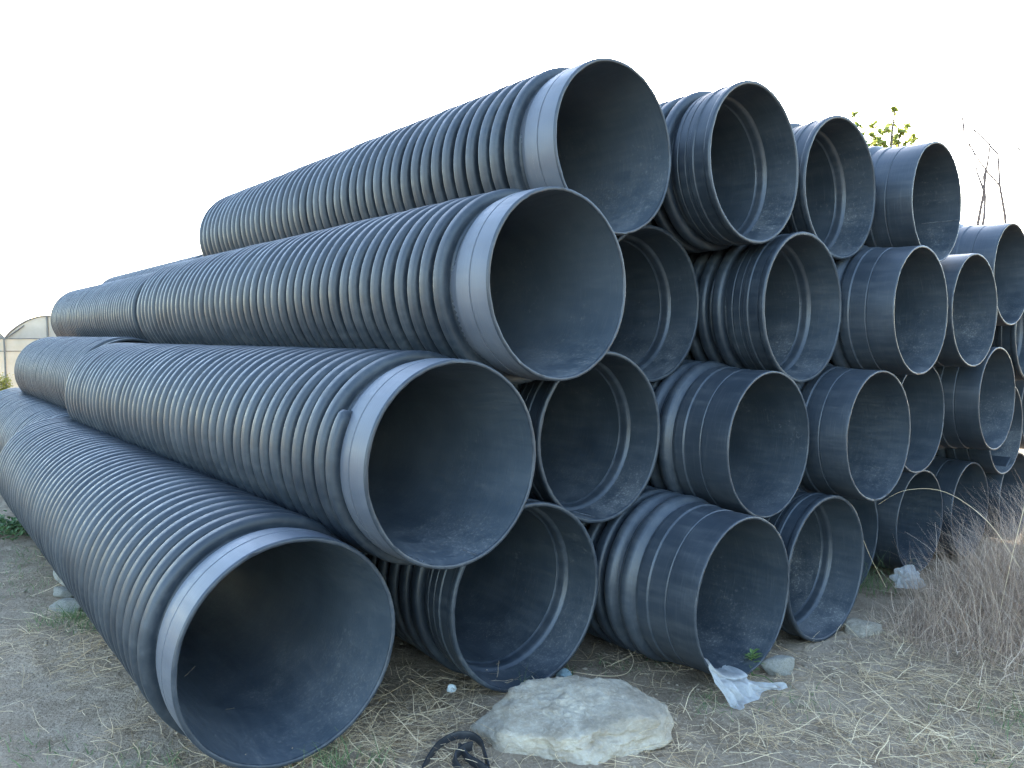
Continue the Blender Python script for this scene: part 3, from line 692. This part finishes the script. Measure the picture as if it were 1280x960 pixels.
def bare_tree(x, y, top, spread, seed, label, fork_h=.5, depth=2, dens=.8):
    r2 = random.Random(seed); z0 = G(x, y); root = empty('bare_tree', (x, y, z0)); H = top - z0
    ch, tw = [], []
    trunk = [((0, 0, -.1), .07), ((r2.uniform(-.05, .05), 0, H * .25), .055), ((r2.uniform(-.06, .06), 0, H * fork_h), .04)]
    base = Vector(trunk[-1][0])
    def grow(p, d, L, r, lev):
        q = [(tuple(p), r)]; c = p.copy(); n = 5
        for k in range(n):
            d = (d + Vector((r2.gauss(0, .10), r2.gauss(0, .10), r2.gauss(.05, .06)))).normalized(); c = c + d * (L / n); q.append((tuple(c), r * (1 - .6 * (k + 1) / n)))
            if lev < depth and k > 0 and r2.random() < dens:
                a = r2.uniform(0, 6.28); dd = (d * .8 + Vector((math.cos(a), math.sin(a), .35)) * .75).normalized()
                grow(c, dd, L * r2.uniform(.3, .55), r * .5, lev + 1)
        (ch if lev == 0 else tw).append(q)
    for s in spread: grow(base, Vector((s, r2.uniform(-.2, .2), 1)).normalized(), H * (1 - fork_h) * 1.02, .040, 0)
    link('trunk', tube_mesh('trunk', [trunk]), root, M_TWIG); link('limbs', tube_mesh('limbs', ch, 5), root, M_TWIG); link('twigs', tube_mesh('twigs', tw, 4), root, M_TWIG)
    return tag(root, label, 'tree')
b1 = px(1221, 216, 13.5); bare_tree(b1[0] - .02, 13.5, b1[2], (-.16, .14), 5, 'small forked bare tree behind the right end of the pile', .64, 1, .3)
b2 = px(1276, 195, 14.0); bare_tree(b2[0], 14.0, b2[2], (-.22, .04), 9, 'bare twiggy tree at the right edge behind the pile', .5, 2, .55)

# ------------------------------------------------------------------ greenhouse and shrubs far left
def greenhouse():
    yf, bay, n = 60.0, 6.8, 5
    x0 = -60.1; z0 = G(-45, 60); zg = 1.62; rise = 1.75; dep = 24
    root = empty('greenhouse', (x0 + bay * n / 2, yf, z0)); ox, oz = -(bay * n / 2), -z0
    film = simple('greenhouse_film', (.52, .44, .34), .6, (.44, .37, .28), .8, 0, trans=.25); steel = simple('galvanised_steel', (.16, .15, .13), .5, (.12, .11, .10), 4, 0)
    def arch(k, j, nn=16): t = j / nn; return ox + k * bay + bay * t, oz + zg + rise * math.sin(math.pi * t) ** .8
    for k in range(n):
        V, F = [], []
        for j in range(17):
            x, z = arch(k, j); V += [(x, 0, z), (x, dep, z)]
        for j in range(16): F.append((j * 2, j * 2 + 2, j * 2 + 3, j * 2 + 1))
        link('roof_panel', mesh_np('roof_panel', V, F, True), root, film)
        V = [(ox + k * bay, -.02, oz + zg), (ox + (k + 1) * bay, -.02, oz + zg)]; F = []
        for j in range(17):
            x, z = arch(k, j); V.append((x, -.02, z))
        F = [(0, 2 + j + 1, 2 + j) if j < 8 else (1, 2 + j + 1, 2 + j) for j in range(16)] + [(0, 1, 10)]
        link('gable_panel', mesh_np('gable_panel', V, F, False), root, film)
        for q in range(2):
            xa = ox + k * bay + q * bay / 2; V = [(xa + .05, -.03, .02), (xa + bay / 2 - .05, -.03, .02), (xa + bay / 2 - .05, -.03, oz + zg - .03), (xa + .05, -.03, oz + zg - .03)]
            link('wall_panel', mesh_np('wall_panel', V, [(0, 1, 2, 3)], False), root, film)
        link('arch', tube_mesh('arch', [[((arch(k, j)[0], -.06, arch(k, j)[1]), .05) for j in range(17)]], 6), root, steel)
        for zz in (oz + zg - 1.0, oz + zg - .02):
            link('rail', tube_mesh('rail', [[((ox + k * bay, -.1, zz), .035), ((ox + (k + 1) * bay, -.1, zz), .035)]], 6), root, steel)
    for k in range(n * 2 + 1):
        x = ox + k * bay / 2; top = oz + zg + (rise if k % 2 else 0)
        link('post', tube_mesh('post', [[((x, -.1, 0), .07), ((x, -.1, top), .07)]], 6), root, steel)
        if k % 2 == 0:
            for s in (-1, 1): link('brace', tube_mesh('brace', [[((x, -.12, oz + zg - .1), .045), ((x + s * 1.6, -.12, oz + zg + 1.0), .045)]], 6), root, steel)
    return tag(root, 'pale arched plastic greenhouse with steel posts in the far left distance', 'greenhouse')
greenhouse()
def shrub(x, y, w, h, seed, label):
    r2 = random.Random(seed); root = empty('shrub', (x, y, G(x, y))); it = []; st = []
    for k in range(9):
        a = r2.uniform(0, 6.28); e = Vector((math.cos(a) * w * .6, math.sin(a) * w * .6, h * r2.uniform(.6, 1))); st.append([((0, 0, -.05), .03), (tuple(e * .5 + Vector((0, 0, .1))), .02), (tuple(e), .008)])
        for q in range(130):
            c = e * r2.uniform(.35, 1.05) + Vector((r2.gauss(0, w * .2), r2.gauss(0, w * .2), r2.gauss(0, h * .1)))
            d = Vector((r2.gauss(0, 1), r2.gauss(0, 1), r2.gauss(.2, .8))).normalized(); it.append((c, d, Vector((r2.gauss(0, .4), r2.gauss(0, .4), 1)), r2.uniform(.10, .2), r2.uniform(.06, .10)))
    link('stems', tube_mesh('stems', st, 5), root, M_BARK); link('foliage', leaf_mesh('foliage', it), root, M_SHRUB)
    return tag(root, label, 'shrub')
shrub(-33.6, 50, .9, 2.0, 3, 'yellow-green shrub before the greenhouse at the left edge')
